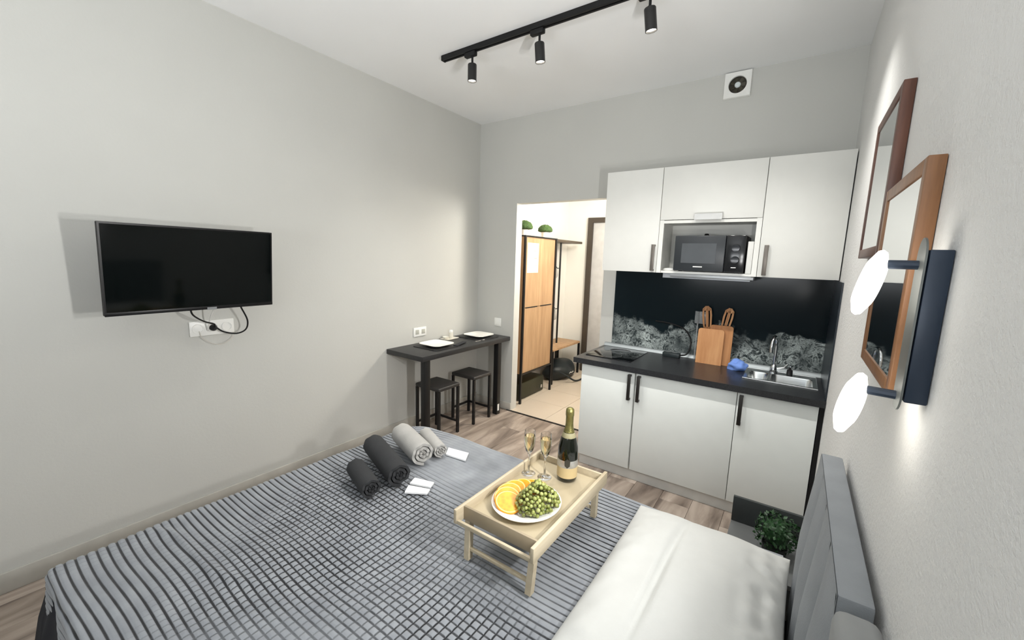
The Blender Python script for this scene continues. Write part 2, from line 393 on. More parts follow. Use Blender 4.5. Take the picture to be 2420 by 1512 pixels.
# boards and spatulas
def board(name, x0, x1, y0, z1, lean, label, mm):
    mb = MB(); r = .018; pts = []
    z0 = WT1; h = z1 - z0
    for cx, cz, a0 in ((x1-r, z1-r, 0), (x0+r, z1-r, PI/2)):
        for q in range(5): a = a0 + PI/2*q/4; pts.append((cx+r*math.cos(a), y0, cz+r*math.sin(a)))
    pts += [(x0, y0, z0), (x1, y0, z0)]
    mb.prism(pts, (0, .018, 0)); mb.xf(Matrix.Translation((0, y0, z0)) @ Matrix.Rotation(-lean, 4, 'X') @ Matrix.Translation((0, -y0, -z0)))
    o = obj(name, mb, mm); tag(o, label, 'board', 'wooden boards on the worktop'); return o
bo = board('cutting_board', 2.285, 2.462, 3.315, 1.135, .06, 'front light wooden cutting board leaning on the worktop', BOARD)
board('cutting_board', 2.36, 2.515, 3.345, 1.165, .06, 'rear wooden cutting board showing behind the front one on the right', wood('chopping_wood_darker', (170, 112, 66), (200, 144, 94), 3, 2, .55))
def spatula(x0, x1, label):
    t = thing('wooden_spatula', label, 'spatula', (x0, 3.385, WT1), group='slotted spatulas behind the boards')
    a, b = Vector((x0, 3.385, WT1)), Vector((x1, 3.40, 1.30)); d = (b-a).normalized(); n = Vector((0, 1, 0)).cross(d).normalized()
    part('handle', MB().tube([a, a+d*.2], .008, 8), BOARD, t)
    w = [(.2, .009), (.24, .02), (.29, .03), (.36, .034), (.41, .03), (.428, .012)]
    h = MB()
    def ring(sg, lo, hi):
        out = [(a+d*s+n*(sg*hi*ww)) for s, ww in w]; inn = [(a+d*s+n*(sg*lo*ww)) for s, ww in w]
        for i in range(len(w)-1):
            q = [out[i], out[i+1], inn[i+1], inn[i]]
            h.prism(q, (0, .007, 0))
    for lo, hi in ((.02, .3), (.62, 1)):
        ring(1, lo, hi); ring(-1, lo, hi)
    h.prism([a+d*.395+n*.03, a+d*.43+n*.012, a+d*.43-n*.012, a+d*.395-n*.03], (0, .007, 0)).prism([a+d*.2+n*.012, a+d*.27+n*.027, a+d*.27-n*.027, a+d*.2-n*.012], (0, .007, 0))
    part('slotted_head', h, BOARD, t)
spatula(2.36, 2.315, 'slotted wooden spatula tilting to the left behind the boards')
spatula(2.41, 2.478, 'slotted wooden spatula tilting to the right behind the boards')
CLR = N('clear_plastic'); CLR.col(lin((225, 230, 232))); CLR.set(Roughness=.2); CLR.b.inputs['Transmission Weight'].default_value = .75
tag(obj('acrylic_holder', MB().box(2.235, 2.33, 3.41, 3.416, 1.155, 1.25, bev=.002).box(2.255, 2.265, 3.402, 3.41, WT1, 1.25), CLR.m), 'clear plastic card holder behind the left edge of the boards', 'holder')
# blue cloth
def lump(name, c, r, sc, m_, seed, amp=.18, sub=4):
    rnd = random.Random(seed); mb = MB().ico((0, 0, 0), 1, sub)
    ph = [(Vector((rnd.uniform(-1, 1), rnd.uniform(-1, 1), rnd.uniform(-1, 1))).normalized()*rnd.uniform(2, 7), rnd.uniform(0, 6)) for _ in range(9)]
    zmin = 9
    for v in mb.bm.verts:
        d = v.co.copy(); k = 1 + amp*sum(math.sin(d.dot(a)+b) for a, b in ph)/4
        v.co = Vector((d.x*k*r*sc[0], d.y*k*r*sc[1], max(d.z*k, -.75)*r*sc[2])); zmin = min(zmin, v.co.z)
    for v in mb.bm.verts: v.co = v.co + Vector((c[0], c[1], c[2]-zmin))
    return mb
tag(obj('blue_cloth', lump('b', (2.575, 3.27, WT1), .062, (1, .8, .7), None, 5, .3), mat('blue_rag', (116, 152, 226), .75, bump=.3)), 'crumpled blue cloth lying between the boards and the sink', 'cloth')
# sink
t = thing('sink', 'stainless steel sink with two bowls set in the worktop', 'sink', ((SX0+SX1)/2, (SY0+SY1)/2, WT1))
B = [(2.655, 2.765, 3.085, 3.305), (2.785, 3.012, 3.085, 3.305)]
r = MB(); zt = WT1+.004
for a in ((SX0, SX1, SY0, 3.085), (SX0, SX1, 3.305, SY1), (SX0, B[0][0], 3.085, 3.305), (B[0][1], B[1][0], 3.085, 3.305), (B[1][1], SX1, 3.085, 3.305)):
    r.box(*a, WT1, zt)
r.tube([(SX0, SY0, zt-.001), (SX1, SY0, zt-.001), (SX1, SY1, zt-.001), (SX0, SY1, zt-.001)], .004, 8, close=True)
part('rim', r, STEEL, t)
for (a, b, c_, d_), dep in zip(B, (.11, .16)):
    bw = MB().loft([(zt, a, b, c_, d_, .0301), (zt-.01, a+.004, b-.004, c_+.004, d_-.004, .03), (zt-dep+.03, a+.012, b-.012, c_+.012, d_-.012, .03), (zt-dep+.006, a+.022, b-.022, c_+.022, d_-.022, .028), (zt-dep, a+.04, b-.04, c_+.04, d_-.04, .015)])
    o = part('bowl', bw, STEEL, t, smooth=60)
    part('drain', MB().lathe([(0, .002), (.018, .003), (.022, .0005)], ((a+b)/2, (c_+d_)/2, zt-dep), 16), CHROME, o)
t = thing('tap', 'tall chrome kitchen tap behind the sink bowls', 'tap', (2.79, 3.355, zt))
part('base', MB().lathe([(0, 0), (.026, 0), (.026, .01), (.02, .016), (.018, .05), (.012, .058), (0, .06)], (2.79, 3.355, zt), 20), CHROME, t)
arc = [(2.79, 3.355, zt+.05), (2.79, 3.355, 1.06)] + [(2.79-.012*(1-math.cos(a)), 3.355-.045*(1-math.cos(a)), 1.06+.075*math.sin(a)) for a in [PI*q/10 for q in range(1, 11)]] + [(2.766, 3.265, 1.03)]
part('spout', MB().tube(arc, .0105, 12), CHROME, t)
part('lever', MB().tube([(2.81, 3.355, zt+.035), (2.85, 3.345, zt+.05), (2.87, 3.34, zt+.075)], [.008, .006, .007], 8), CHROME, t)
t = thing('soap_dispenser', 'small dark soap pump standing right of the chrome tap', 'dispenser', (2.885, 3.375, zt))
part('bottle', MB().lathe([(0, 0), (.017, 0), (.019, .004), (.017, .03), (.006, .036), (.006, .05), (0, .05)], (2.885, 3.375, zt), 16), mat('soap_dark', (40, 38, 40), .3), t)
part('pump', MB().tube([(2.885, 3.375, zt+.05), (2.885, 3.375, zt+.062), (2.875, 3.355, zt+.062)], .005, 8), CHROME, t)

# ------------------------------------------------------------------ extractor fan, track light
t = thing('extractor_fan', 'square white extractor fan high on the back wall', 'fan', (2.36, D-.02, 2.79))
fx, fz = 2.36, 2.876
fr = MB(); K = 32
o_ = []
for q in range(K):
    a = 2*PI*q/K+PI/4; c, s_ = math.cos(a), math.sin(a); m_ = .086/max(abs(c), abs(s_)); o_.append((c*m_, s_*m_))
rings = []
for sc_, yy, sq in ((1, D-.001, 1), (1, D-.02, 1), (.97, D-.026, 1), (.058, D-.024, 0), (.056, D-.012, 0)):
    rings.append([fr.bm.verts.new((fx+(p[0]*sc_ if sq else sc_*math.cos(2*PI*q/K+PI/4)), yy, fz+(p[1]*sc_ if sq else sc_*math.sin(2*PI*q/K+PI/4)))) for q, p in enumerate(o_)])
for A, Bq in zip(rings, rings[1:]):
    for q in range(K): fr.bm.faces.new((A[q], A[(q+1) % K], Bq[(q+1) % K], Bq[q]))
part('cover', fr, PLASTIC, t)
part('throat', MB().lathe([(0, 0), (.056, 0), (.0565, .012)], (fx, D-.002, fz), 32, Matrix.Rotation(PI/2, 4, 'X')), mat('fan_dark', (52, 48, 38), .6), t)
for q in range(7):
    a = 2*PI*q/7; rot = Matrix.Translation((fx, D-.009, fz)) @ Matrix.Rotation(a, 4, 'Y') @ Matrix.Rotation(.5, 4, 'X')
    part('blade', box(.012, .05, -.001, .001, -.011, .011, mtx=rot), mat('fan_blade', (66, 62, 50), .5) if q == 0 else bpy.data.materials['fan_blade'], t)
part('hub', MB().lathe([(0, .012), (.014, .011), (.019, .006), (.02, 0)], (fx, D-.012, fz), 20, Matrix.Rotation(PI/2, 4, 'X')), mat('fan_hub', (214, 222, 222), .4), t)

TY = 2.20
t = thing('light_track', 'black ceiling track carrying the spotlights', 'track', (1.7, TY, H-.035))
part('rail', MB().box(.705, W-.15, TY-.018, TY-.006, H-.032, H-.001).box(.705, W-.15, TY+.006, TY+.018, H-.032, H-.001).box(.705, W-.15, TY-.006, TY+.006, H-.012, H-.001), BLACKM, t)
part('end_cap', box(.695, .705, TY-.019, TY+.019, H-.034, H-.001, bev=.003), BLACKM, t)
GLOW = emit('lamp_glow', (255, 246, 228), 14)
spots = [(.962, (0, .0), 'spotlight at the left end of the track, its white lamp showing below'), (1.475, (.06, .08), 'middle black spotlight of the track, tilted a little'), (2.115, (.1, .14), 'right spotlight of the track at the picture top, tilted most'), (2.74, (-.05, .1), 'added spotlight nearest the right wall, unseen beyond the picture top')]  # last spotlight is added out of view to light the kitchen's right side
for sx, (ty, tx), lab in spots:
    t = thing('track_spotlight', lab, 'spotlight', (sx, TY, H-.035), group='black spotlights on the ceiling track')
    part('adapter', box(sx-.06, sx+.03, TY-.016, TY+.016, H-.062, H-.032, bev=.006), BLACKM, t)
    part('stem', MB().tube([(sx, TY, H-.06), (sx, TY, H-.102)], .007, 10).ico((sx, TY, H-.105), .0105, 2), BLACKM, t)
    piv = Vector((sx, TY, H-.105)); T = Matrix.Translation(piv) @ Matrix.Rotation(-ty, 4, 'Y') @ Matrix.Rotation(tx, 4, 'X')
    hd = part('head', MB().lathe([(0, -.004), (.027, -.004), (.029, -.008), (.029, -.108), (.026, -.108), (.0245, -.094), (0, -.094)], (0, 0, 0), 28).xf(T), mat('spot_black', (26, 26, 26), .45) if 'spot_black' not in bpy.data.materials else bpy.data.materials['spot_black'], t)
    part('lamp', MB().lathe([(0, -.095), (.0243, -.0945), (.0243, -.1), (0, -.104)], (0, 0, 0), 20).xf(T), GLOW, hd)
    lo = light('spot_lamp', 'SPOT', T @ Vector((0, 0, -.112)), SPOT_W, WARM, None, spot_size=math.radians(112), spot_blend=1.0, shadow_soft_size=.024)
    lo.rotation_euler = T.to_euler()

# ------------------------------------------------------------------ TV wall
t = thing('television', 'black flat television on a wall bracket', 'television', (.25, .83, 1.29))
tc, w2, h2 = Vector((.281, .828, 1.502)), .375, .2157
tyaw = .05
n_ = Vector((math.cos(tyaw)*math.cos(-.087), math.sin(tyaw)*math.cos(-.087), math.sin(-.087))).normalized(); u_ = Vector((-math.sin(tyaw), math.cos(tyaw), 0)); v_ = n_.cross(u_)
TT = Matrix((u_, v_, n_)).transposed().to_4x4(); TT.translation = tc
part('case', MB().box(-w2, w2, -h2, h2, -.028, -.002, bev=.004, mtx=TT).box(-w2+.1, w2-.1, -h2+.04, h2-.1, -.055, -.028, bev=.01, mtx=TT), BLACKM, t)
part('bezel', MB().box(-w2, w2, h2-.008, h2, -.002, .001, mtx=TT).box(-w2, w2, -h2, -h2+.018, -.002, .003, bev=.001, mtx=TT).box(-w2, -w2+.007, -h2+.018, h2-.008, -.002, .001, mtx=TT).box(w2-.007, w2, -h2+.018, h2-.008, -.002, .001, mtx=TT), mat('tv_bezel', (14, 14, 16), .35, spec=.3), t)
part('screen', box(-w2+.007, w2-.007, -h2+.018, h2-.008, -.002, -.0005, mtx=TT), mat('tv_screen', (4, 8, 8), .07, var=.02, spec=.22), t)
part('badge', box(.03, .075, -h2-.002, -h2+.012, .003, .005, mtx=TT), GREYM, t)
part('bracket', MB().box(.001, .012, .76, .9, 1.4, 1.6).tube([(.01, .83, 1.5), (.12, .80, 1.5), (.215, .83, 1.5)], .018, 10), BLACK, t)
t = thing('wall_socket', 'white socket strip on the wall under the television', 'socket', (0, .95, 1.09))
part('plate', box(.0005, .012, .845, 1.075, 1.10, 1.19, bev=.004), PLASTIC, t)
for yy in (.885, .96, 1.035): part('socket', MB().lathe([(.0285, .0), (.028, .004), (.024, .004), (.0235, -.0005), (0, -.0005)], (.012, yy, 1.145), 20, Matrix.Rotation(PI/2, 4, 'Y')), PLASTIC, t)
t = thing('power_cable', 'black power cable with plug looping under the television', 'cable', (.1, .95, 1.1))
part('cord', MB().tube(smooth([(.2, .80, 1.30), (.17, .82, 1.25), (.1, .89, 1.2), (.05, .955, 1.172), (.04, .96, 1.155)]), .0045, 8).tube(smooth([(.045, .965, 1.15), (.06, 1.0, 1.12), (.08, 1.06, 1.105), (.11, 1.10, 1.13), (.14, 1.10, 1.19), (.17, 1.06, 1.27), (.19, 1.04, 1.31)]), .0045, 8), BLACKM, t)
part('plug', MB().lathe([(0, 0), (.018, 0), (.019, .015), (.012, .03), (.006, .045), (0, .046)], (.012, .96, 1.145), 16, Matrix.Rotation(PI/2, 4, 'Y')), BLACKM, t)
tag(obj('white_cable', MB().tube(smooth([(.19, .94, 1.31), (.14, .925, 1.26), (.08, .925, 1.2), (.03, .93, 1.14), (.014, .935, 1.13)]), .004, 8), PLASTIC), 'thick white cable hanging from the television to the socket strip', 'cable')
tag(obj('thin_wire', MB().tube(smooth([(.016, .89, 1.13), (.03, .90, 1.09), (.04, .95, 1.05), (.04, 1.0, 1.045), (.03, 1.05, 1.07), (.016, 1.07, 1.10)]), .0018, 6), mat('pale_wire', (196, 190, 180), .4)), 'thin pale wire looping below the socket strip', 'wire')

# ------------------------------------------------------------------ bar table, stools, tableware
TX, TY0, TZ = .452, 2.232, .80
TAB = mat('table_black', (40, 40, 41), .42, var=.15, scale=6, stretch=(8, 1, 1))
t = thing('bar_table', 'black wooden bar table against the left wall', 'table', (.23, 2.84, 0))
part('tabletop', box(.002, TX, TY0, D-.003, TZ-.042, TZ, bev=.003), TAB, t)
lw = .056
for yy in (TY0+.035, D-.20): part('leg', box(TX-lw-.005, TX-.005, yy, yy+lw, 0, TZ-.042, bev=.003), BLACK, t)
part('white_patch', box(TX-.005, TX-.002, D-.19, D-.165, .04, .11), PLASTIC, t)  # small white patch low on the far leg
def stool(cy, lab):
    t = thing('bar_stool', lab, 'stool', (.285, cy, 0), group='black stools under the bar table')
    hx_, hy_ = .15, .135; z = .478
    part('seat', box(.285-hx_, .285+hx_, cy-hy_, cy+hy_, z-.034, z, bev=.012, seg=3), mat('stool_seat', (42, 40, 39), .5) if 'stool_seat' not in bpy.data.materials else bpy.data.materials['stool_seat'], t)
    s_ = .011
    for a in (-1, 1):
        for b in (-1, 1):
            cx, cyy = .285+a*(hx_-.014), cy+b*(hy_-.014)
            part('leg', box(cx-s_, cx+s_, cyy-s_, cyy+s_, 0, z-.034), BLACK, t)
    part('foot_rail', box(.285-hx_+.008, .285-hx_+.02, cy-hy_+.025, cy+hy_-.025, .10, .12), BLACK, t)
    part('foot_rail', box(.285-hx_+.025, .285+hx_-.025, cy+hy_-.02, cy+hy_-.008, .10, .12), BLACK, t)
stool(2.57, 'near black square stool under the bar table, half behind its leg')
stool(3.04, 'far black square stool under the bar table, nearer the doorway')
SLATE = mat('slate', (34, 34, 35), .5, bump=.2)
PORC = mat('porcelain', (244, 243, 236), .16, var=.005)
def plate_set(cx, cy, labm, labp):
    m_ = MB().loft([(TZ+.0005, cx-.155, cx+.155, cy-.155, cy+.155, .03), (TZ+.006, cx-.155, cx+.155, cy-.155, cy+.155, .03)], cap0=True)
    tag(obj('placemat', m_, SLATE), labm, 'placemat', 'dark placemats on the bar table')
    z = TZ+.0065
    def rr(dz, h, r): return (z+dz, cx-h, cx+h, cy-h, cy+h, r)
    t = thing('dinner_plate', labp, 'plate', (cx, cy, z), group='white plates on the bar table')
    part('dish', MB().loft([rr(0, .065, .05), rr(.003, .075, .055), rr(.02, .122, .06), rr(.024, .128, .06), rr(.026, .127, .06), rr(.022, .118, .06), rr(.008, .078, .055), rr(.006, .07, .05)], cap0=True), PORC, t, smooth=70)
plate_set(.235, 2.605, 'dark square placemat under the near plate', 'white square plate at the near end of the bar table')
plate_set(.225, 3.215, 'dark square placemat under the far plate', 'white square plate at the far end of the bar table')
for cx, cy, rz, lab in ((.34, 2.80, .3, 'folded dark napkin beside the near plate'), ):
    tag(obj('napkin', MB().box(-.022, .022, -.1, .1, 0, .008, bev=.003).xf(Matrix.Translation((cx, cy, TZ+.0065)) @ Matrix.Rotation(rz, 4, 'Z')), mat('dark_napkin', (30, 31, 36), .7)), lab, 'napkin')
tag(obj('fork', MB().tube([(.36, 3.0, TZ+.004), (.37, 3.08, TZ+.004), (.375, 3.12, TZ+.006)], [.003, .003, .006], 6), CHROME), 'small steel fork lying between the two plates', 'fork')
t = thing('cruet_set', 'white salt shaker and dish set at the back of the bar table', 'cruet', (.08, 2.93, TZ))
CRM = mat('cruet_white', (226, 222, 210), .3)
part('tray', MB().loft([(TZ+.0005, .03, .13, 2.85, 3.02, .02), (TZ+.008, .025, .135, 2.845, 3.025, .02), (TZ+.008, .03, .13, 2.85, 3.02, .018), (TZ+.004, .035, .125, 2.855, 3.015, .015)], cap0=True), CRM, t)
sh = part('shaker', MB().lathe([(0, .004), (.02, .004), (.021, .01), (.021, .062), (.019, .064)], (.08, 2.955, TZ), 20), CRM, t)
part('cap', MB().lathe([(.0195, .064), (.021, .066), (.021, .078), (.014, .088), (0, .09)], (.08, 2.955, TZ), 20), PLASTIC, sh)
part('small_dish', MB().lathe([(0, .006), (.02, .005), (.032, .025), (.033, .028), (.03, .026), (.019, .01), (0, .01)], (.08, 2.885, TZ), 20), CRM, t)
t = thing('double_socket', 'white double socket on the left wall above the bar table', 'socket', (0, 2.61, .862))
part('plate', box(.0005, .011, 2.535, 2.69, .862, .948, bev=.004), PLASTIC, t)
for yy in (2.575, 2.65): part('socket', box(.009, .0125, yy-.022, yy+.022, .883, .927, bev=.002), mat('socket_grey', (176, 176, 168), .4) if 'socket_grey' not in bpy.data.materials else bpy.data.materials['socket_grey'], t)
t = thing('light_switch', 'white square light switch on the wall left of the doorway', 'switch', (.285, D, .893))
part('frame', box(.242, .33, D-.009, D-.0005, .893, .981, bev=.003), PLASTIC, t)
part('rocker', box(.255, .317, D-.013, D-.008, .906, .968, bev=.003), PLASTIC, t)

# ------------------------------------------------------------------ hall furniture
t = thing('wardrobe', 'tall oak wardrobe with black metal frame in the hall', 'wardrobe', (.225, 4.0, 0))
wy0, wy1, wx = 3.665, 4.345, .45
part('carcass', MB().box(.01, wx-.02, wy0+.012, wy0+.03, .34, 1.85).box(.01, wx-.02, wy1-.03, wy1-.012, .34, 1.85).box(.01, wx-.02, wy0+.03, wy1-.03, .34, .358).box(.01, wx-.02, wy0+.03, wy1-.03, 1.832, 1.85).box(.01, .02, wy0+.03, wy1-.03, .358, 1.832), wood('oak_side', (168, 128, 88), (190, 150, 108), 2.2, 2), t)
ym = (wy0+wy1)/2
for a, b in ((wy0+.03, ym-.001), (ym+.001, wy1-.015)):
    for z0, z1 in ((.345, 1.078), (1.084, 1.845)):
        d = part('door', box(wx-.018, wx, a, b, z0, z1, bev=.001), OAK, t, smooth=0)
    part('finger_pull', box(wx-.002, wx+.004, a+.04, b-.03, 1.075, 1.086), BLACKM, d)
for yy in (wy0, wy1-.014): 
    for xx in (.005, wx-.004):
        part('post', box(xx, xx+.022, yy, yy+.024, 0 if yy > wy0 or xx > .1 else 0, 1.86), BLACK, t)
part('top_rail', MB().box(wx-.004, wx+.018, wy0+.024, wy1-.014, 1.846, 1.86).box(wx-.004, wx+.018, wy0+.024, wy1-.014, .33, .344).box(.027, wx-.004, wy0+.003, wy0+.02, 1.846, 1.86), BLACK, t)
t = thing('door_notice', 'white paper notice taped to the wardrobe door', 'notice', (wx+.002, 3.85, 1.46))
part('sheet', box(wx+.0005, wx+.0015, 3.735, 3.965, 1.462, 1.785), mat('notice_paper', (224, 216, 200), .7), t)
ln = MB()
for a, b, c, d in ((3.86, 3.91, 1.7, 1.76), (3.86, 3.93, 1.62, 1.7), (3.88, 3.95, 1.54, 1.62)):
    for q in ((a, b, c, c+.003), (a, b, d-.003, d), (a, a+.003, c, d), (b-.003, b, c, d)): ln.box(wx+.0015, wx+.002, *q)
part('printed_plan', ln, mat('notice_lines', (150, 138, 120), .7), t)
LEAF = mat('moss', (58, 84, 38), .8, var=.4, scale=60, bump=.8, bscale=90)
def moss_pot(cy, lab, r):
    t = thing('moss_pot', lab, 'plant', (.36, cy, 1.861), group='moss balls on the wardrobe')
    part('pot', MB().lathe([(0, 0), (.04, 0), (.048, .085), (.044, .085), (.04, .07), (0, .07)], (.36, cy, 1.861), 20), PLASTIC, t)
    mb = MB().ico((0, 0, 0), 1, 4)
    rnd = random.Random(cy)
    for v in mb.bm.verts:
        k = 1+rnd.uniform(-.05, .05); v.co = Vector((.36+v.co.x*r*k, cy+v.co.y*r*k, 1.943 + (v.co.z*r*.85*k if v.co.z > 0 else v.co.z*.02)))
    part('moss_ball', mb, LEAF, t)
moss_pot(3.79, 'larger green moss ball in a white pot, left on the wardrobe', .095)
moss_pot(4.24, 'smaller green moss ball in a white pot, right on the wardrobe', .085)
t = thing('coat_rack_bench', 'black metal coat rack with oak bench seat in the hall', 'coat rack', (.2, 4.95, 0))
ry0, ry1 = 4.53, 5.32
part('bench_seat', box(.02, .38, ry0, ry1, .44, .468, bev=.003), OAK, t)
part('hat_shelf', box(.02, .33, ry0, ry1, 1.84, 1.87, bev=.003), mat('shelf_dark', (84, 74, 62), .5), t)
for xx in (.02, .355):
    for yy in (ry0, ry1-.025): part('leg', box(xx, xx+.025, yy, yy+.025, 0, .44), BLACK, t)
part('pole', MB().tube([(.19, 4.96, 0), (.19, 4.96, 1.84)], .013, 10), BLACK, t)
part('pole', MB().tube([(.03, 4.6, .468), (.03, 4.6, 1.84)], .011, 10), BLACK, t)
for zz in (1.5, .95): part('hook', MB().tube([(.19, 4.96, zz), (.19, 4.88, zz), (.19, 4.82, zz+.05)], .006, 8), BLACK, t)
CLB = N('clear_bag'); CLB.col(lin((206, 204, 198))); CLB.set(Roughness=.35); CLB.b.inputs['Transmission Weight'].default_value = .6
for k_, zz, lab in ((1, 1.36, 'grey shower cap bag hanging on the upper hook of the coat rack'), (2, .81, 'small grey bag hanging on the lower hook of the coat rack')):
    tag(obj('hanging_bag', lump('h', (.19, 4.815, zz), .075, (.55, .7, 1.1), None, k_*3, .35), CLB.m), lab, 'bag', 'bags hanging on the coat rack')
t = thing('travel_bag', 'dark teal travel bag on the floor under the bench', 'bag', (.3, 4.95, 0))
NAVY = mat('bag_nylon', (16, 26, 30), .5, bump=.3)
part('body', lump('t', (.27, 4.93, .0), .2, (.9, 1.45, .72), None, 11, .16), NAVY, t)
part('strap', MB().tube(smooth([(.4, 4.7, .14), (.5, 4.72, .1), (.56, 4.85, .02), (.57, 5.05, .012), (.5, 5.2, .04)]), .012, 8), NAVY, t)
part('script_mark', MB().tube(smooth([(.465, 4.86, .10), (.47, 4.89, .115), (.47, 4.92, .10), (.47, 4.95, .115), (.468, 4.98, .10)]), .003, 5), PLASTIC, t)
t = thing('shoe_box', 'dark olive shoe box tilted under the wardrobe', 'box', (.26, 4.0, 0))
part('box', box(.05, .40, 3.74, 4.28, .01, .2, bev=.01), mat('shoebox', (44, 44, 26), .5), t)
part('clasp', box(.40, .41, 4.2, 4.24, .05, .09), CHROME, t)
t = thing('ceiling_lamp', 'round lamp on the hall ceiling', 'lamp', (1.5, 4.0, 2.54))
part('base', MB().lathe([(0, 0), (.17, 0), (.17, .05), (0, .05)], (1.5, 4.0, 2.549), 28), PLASTIC, t)
part('diffuser', MB().lathe([(0, -.02), (.1, -.015), (.16, 0)], (1.5, 4.0, 2.549), 28), emit('hall_diffuser', (255, 236, 206), 6), t)

# ------------------------------------------------------------------ bed
BX0, BX1, BY0, BY1, BZ = .83, 2.955, .125, 1.83, .5
t = thing('bed', 'double bed base and mattress under the grey bedspread', 'bed', ((BX0+BX1)/2, (BY0+BY1)/2, 0))
part('base', box(BX0+.02, BX1, BY0+.02, BY1-.02, .06, .385, bev=.01), mat('bed_base', (24, 27, 34), .85), t)
part('mattress', box(BX0+.04, BX1, BY0+.04, BY1-.04, .386, .478, bev=.03, seg=3), mat('mattress_white', (220, 220, 216), .8), t)
for a in (BX0+.1, BX1-.1):
    for b in (BY0+.1, BY1-.1): part('leg', box(a-.03, a+.03, b-.03, b+.03, 0, .06), BLACKM, t)
mb = MB(); rows = []
for i in range(91):
    x_ = BX0-.02 + (BX1-BX0+.02)*i/90; row = []
    for k, (dy_, zz) in enumerate(((.008, .43), (.004, .385), (-.022, .30), (-.045, .18), (-.058, .05), (-.06, .02))):
        f_ = min(1, k/3); row.append(mb.bm.verts.new((x_-(.03*f_ if i == 0 else 0), BY0+dy_+f_*.009*math.sin(i*.9)+f_*.006*math.sin(i*.37+1), zz+.006*f_*math.sin(i*1.7))))
    rows.append(row)
for a, b in zip(rows, rows[1:]):
    for k in range(5): mb.bm.faces.new((a[k], b[k], b[k+1], a[k+1]))
vl = part('valance', mb, mat('valance_navy', (18, 22, 32), .9), t, smooth=180); vl.modifiers.new('thick', 'SOLIDIFY').thickness = .003
def vnoise(x, y, seed, n=7, lo=.6, hi=3):
    r = np.random.RandomState(seed); out = np.zeros_like(x)
    for _ in range(n):
        a = r.uniform(0, 2*PI); k = r.uniform(lo, hi)*2*PI
        out += np.sin((np.cos(a)*x+np.sin(a)*y)*k + r.uniform(0, 6.3))
    return out/n**.5
def bedspread():
    st = .006; drop = .12; rc = .03; Lt = BY1-BY0 + 2*(rc*PI/2-rc)
    s = np.arange(-drop, BX1-BX0+.001, st); tt = np.arange(-drop, Lt+drop+.001, st)
    Sg, Tg = np.meshgrid(s, tt, indexing='ij')
    def prof(a):                                               # arc length from the edge -> (in-plan offset, drop)
        th = np.clip((rc*PI/2 - a)/rc, 0, PI/2); q = rc*PI/2
        plan = np.where(a > q, a - q + rc, np.where(a > 0, rc - rc*np.sin(th), 0))
        dz = np.where(a > q, 0, np.where(a > 0, rc - rc*np.cos(th), rc - a))
        return plan, dz
    xo, dx = prof(Sg)
    near = Tg < Lt/2
    yo, dy = prof(np.where(near, Tg, Lt-Tg))
    # rounded plan corners
    R = np.where(near, .035, .16); u = np.clip(R-xo, 0, None); v = np.clip(R-yo, 0, None); mx = np.maximum(u, v); ln_ = np.sqrt(u*u+v*v)+1e-9
    k = np.where((u > 0) & (v > 0), mx/ln_, 1)
    xo2 = np.where(u > 0, R-u*k, xo); yo2 = np.where(v > 0, R-v*k, yo)
    X = BX0 + xo2; Y = np.where(near, BY0+yo2, BY1-yo2); dz = np.maximum(dx, dy)
    Z = BZ - dz
    top = np.clip(1-dz/.05, 0, 1)
    fold = np.exp(-((Tg-.30-.22*(Sg-.1)-.03*np.sin(9*Sg))/.022)**2)*np.clip((Sg-.03)/.1, 0, 1)*np.clip((.75-Sg)/.25, 0, 1)*.011
    und = fold + vnoise(Sg, Tg, 3, 6, .5, 1.3)*.006 + vnoise(Sg, Tg, 5, 8, 1.5, 4)*.0022
    Z = Z + und*top
    side = np.clip(dz/.06, 0, 1); wav = vnoise(Sg+Tg, Sg-Tg, 9, 6, 1.5, 4)*.007*side
    X = X - np.where(dx >= dy, wav, 0); Y = Y + np.where(dy > dx, np.where(near, -wav, wav), 0)
    # quilting coordinates, bent a little where the cloth is rumpled
    U = Sg + vnoise(Sg, Tg, 21, 6, .4, 1.6)*.010; V = Tg + vnoise(Sg, Tg, 22, 6, .5, 1.8)*.009
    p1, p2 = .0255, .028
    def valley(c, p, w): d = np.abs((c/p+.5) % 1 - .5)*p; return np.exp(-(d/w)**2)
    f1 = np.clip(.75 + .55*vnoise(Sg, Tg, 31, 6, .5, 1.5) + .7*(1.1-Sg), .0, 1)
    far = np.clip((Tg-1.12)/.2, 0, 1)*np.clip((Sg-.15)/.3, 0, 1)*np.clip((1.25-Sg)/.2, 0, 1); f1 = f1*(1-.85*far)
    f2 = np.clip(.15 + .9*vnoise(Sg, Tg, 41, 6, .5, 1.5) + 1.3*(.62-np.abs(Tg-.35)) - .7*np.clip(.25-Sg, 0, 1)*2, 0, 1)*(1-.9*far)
    pts = np.stack([X, Y, Z], -1)
    gu = np.gradient(pts, axis=0); gv = np.gradient(pts, axis=1); nn = np.cross(gu, gv); nn /= np.linalg.norm(nn, axis=-1, keepdims=True)+1e-9
    g = np.maximum(valley(V, p1, .0045)*f1, valley(U, p2, .0042)*f2*.8)
    pts = pts - nn*(g*.0065)[..., None]
    n0, n1 = Sg.shape; idx = np.arange(n0*n1).reshape(n0, n1)
    q = np.stack([idx[:-1, :-1], idx[1:, :-1], idx[1:, 1:], idx[:-1, 1:]], -1)
    so, to = Sg[:-1, :-1], np.minimum(Tg, Lt-Tg)[:-1, :-1]
    q = q[~((so < -.002) & (to < -.004))].reshape(-1, 4)
    org = Vector(((BX0+BX1)/2, (BY0+BY1)/2, BZ-drop)); co = pts.reshape(-1, 3) - np.array(org)
    me = bpy.data.meshes.new('bedspread'); me.vertices.add(len(co)); me.vertices.foreach_set('co', co.astype(np.float32).ravel())
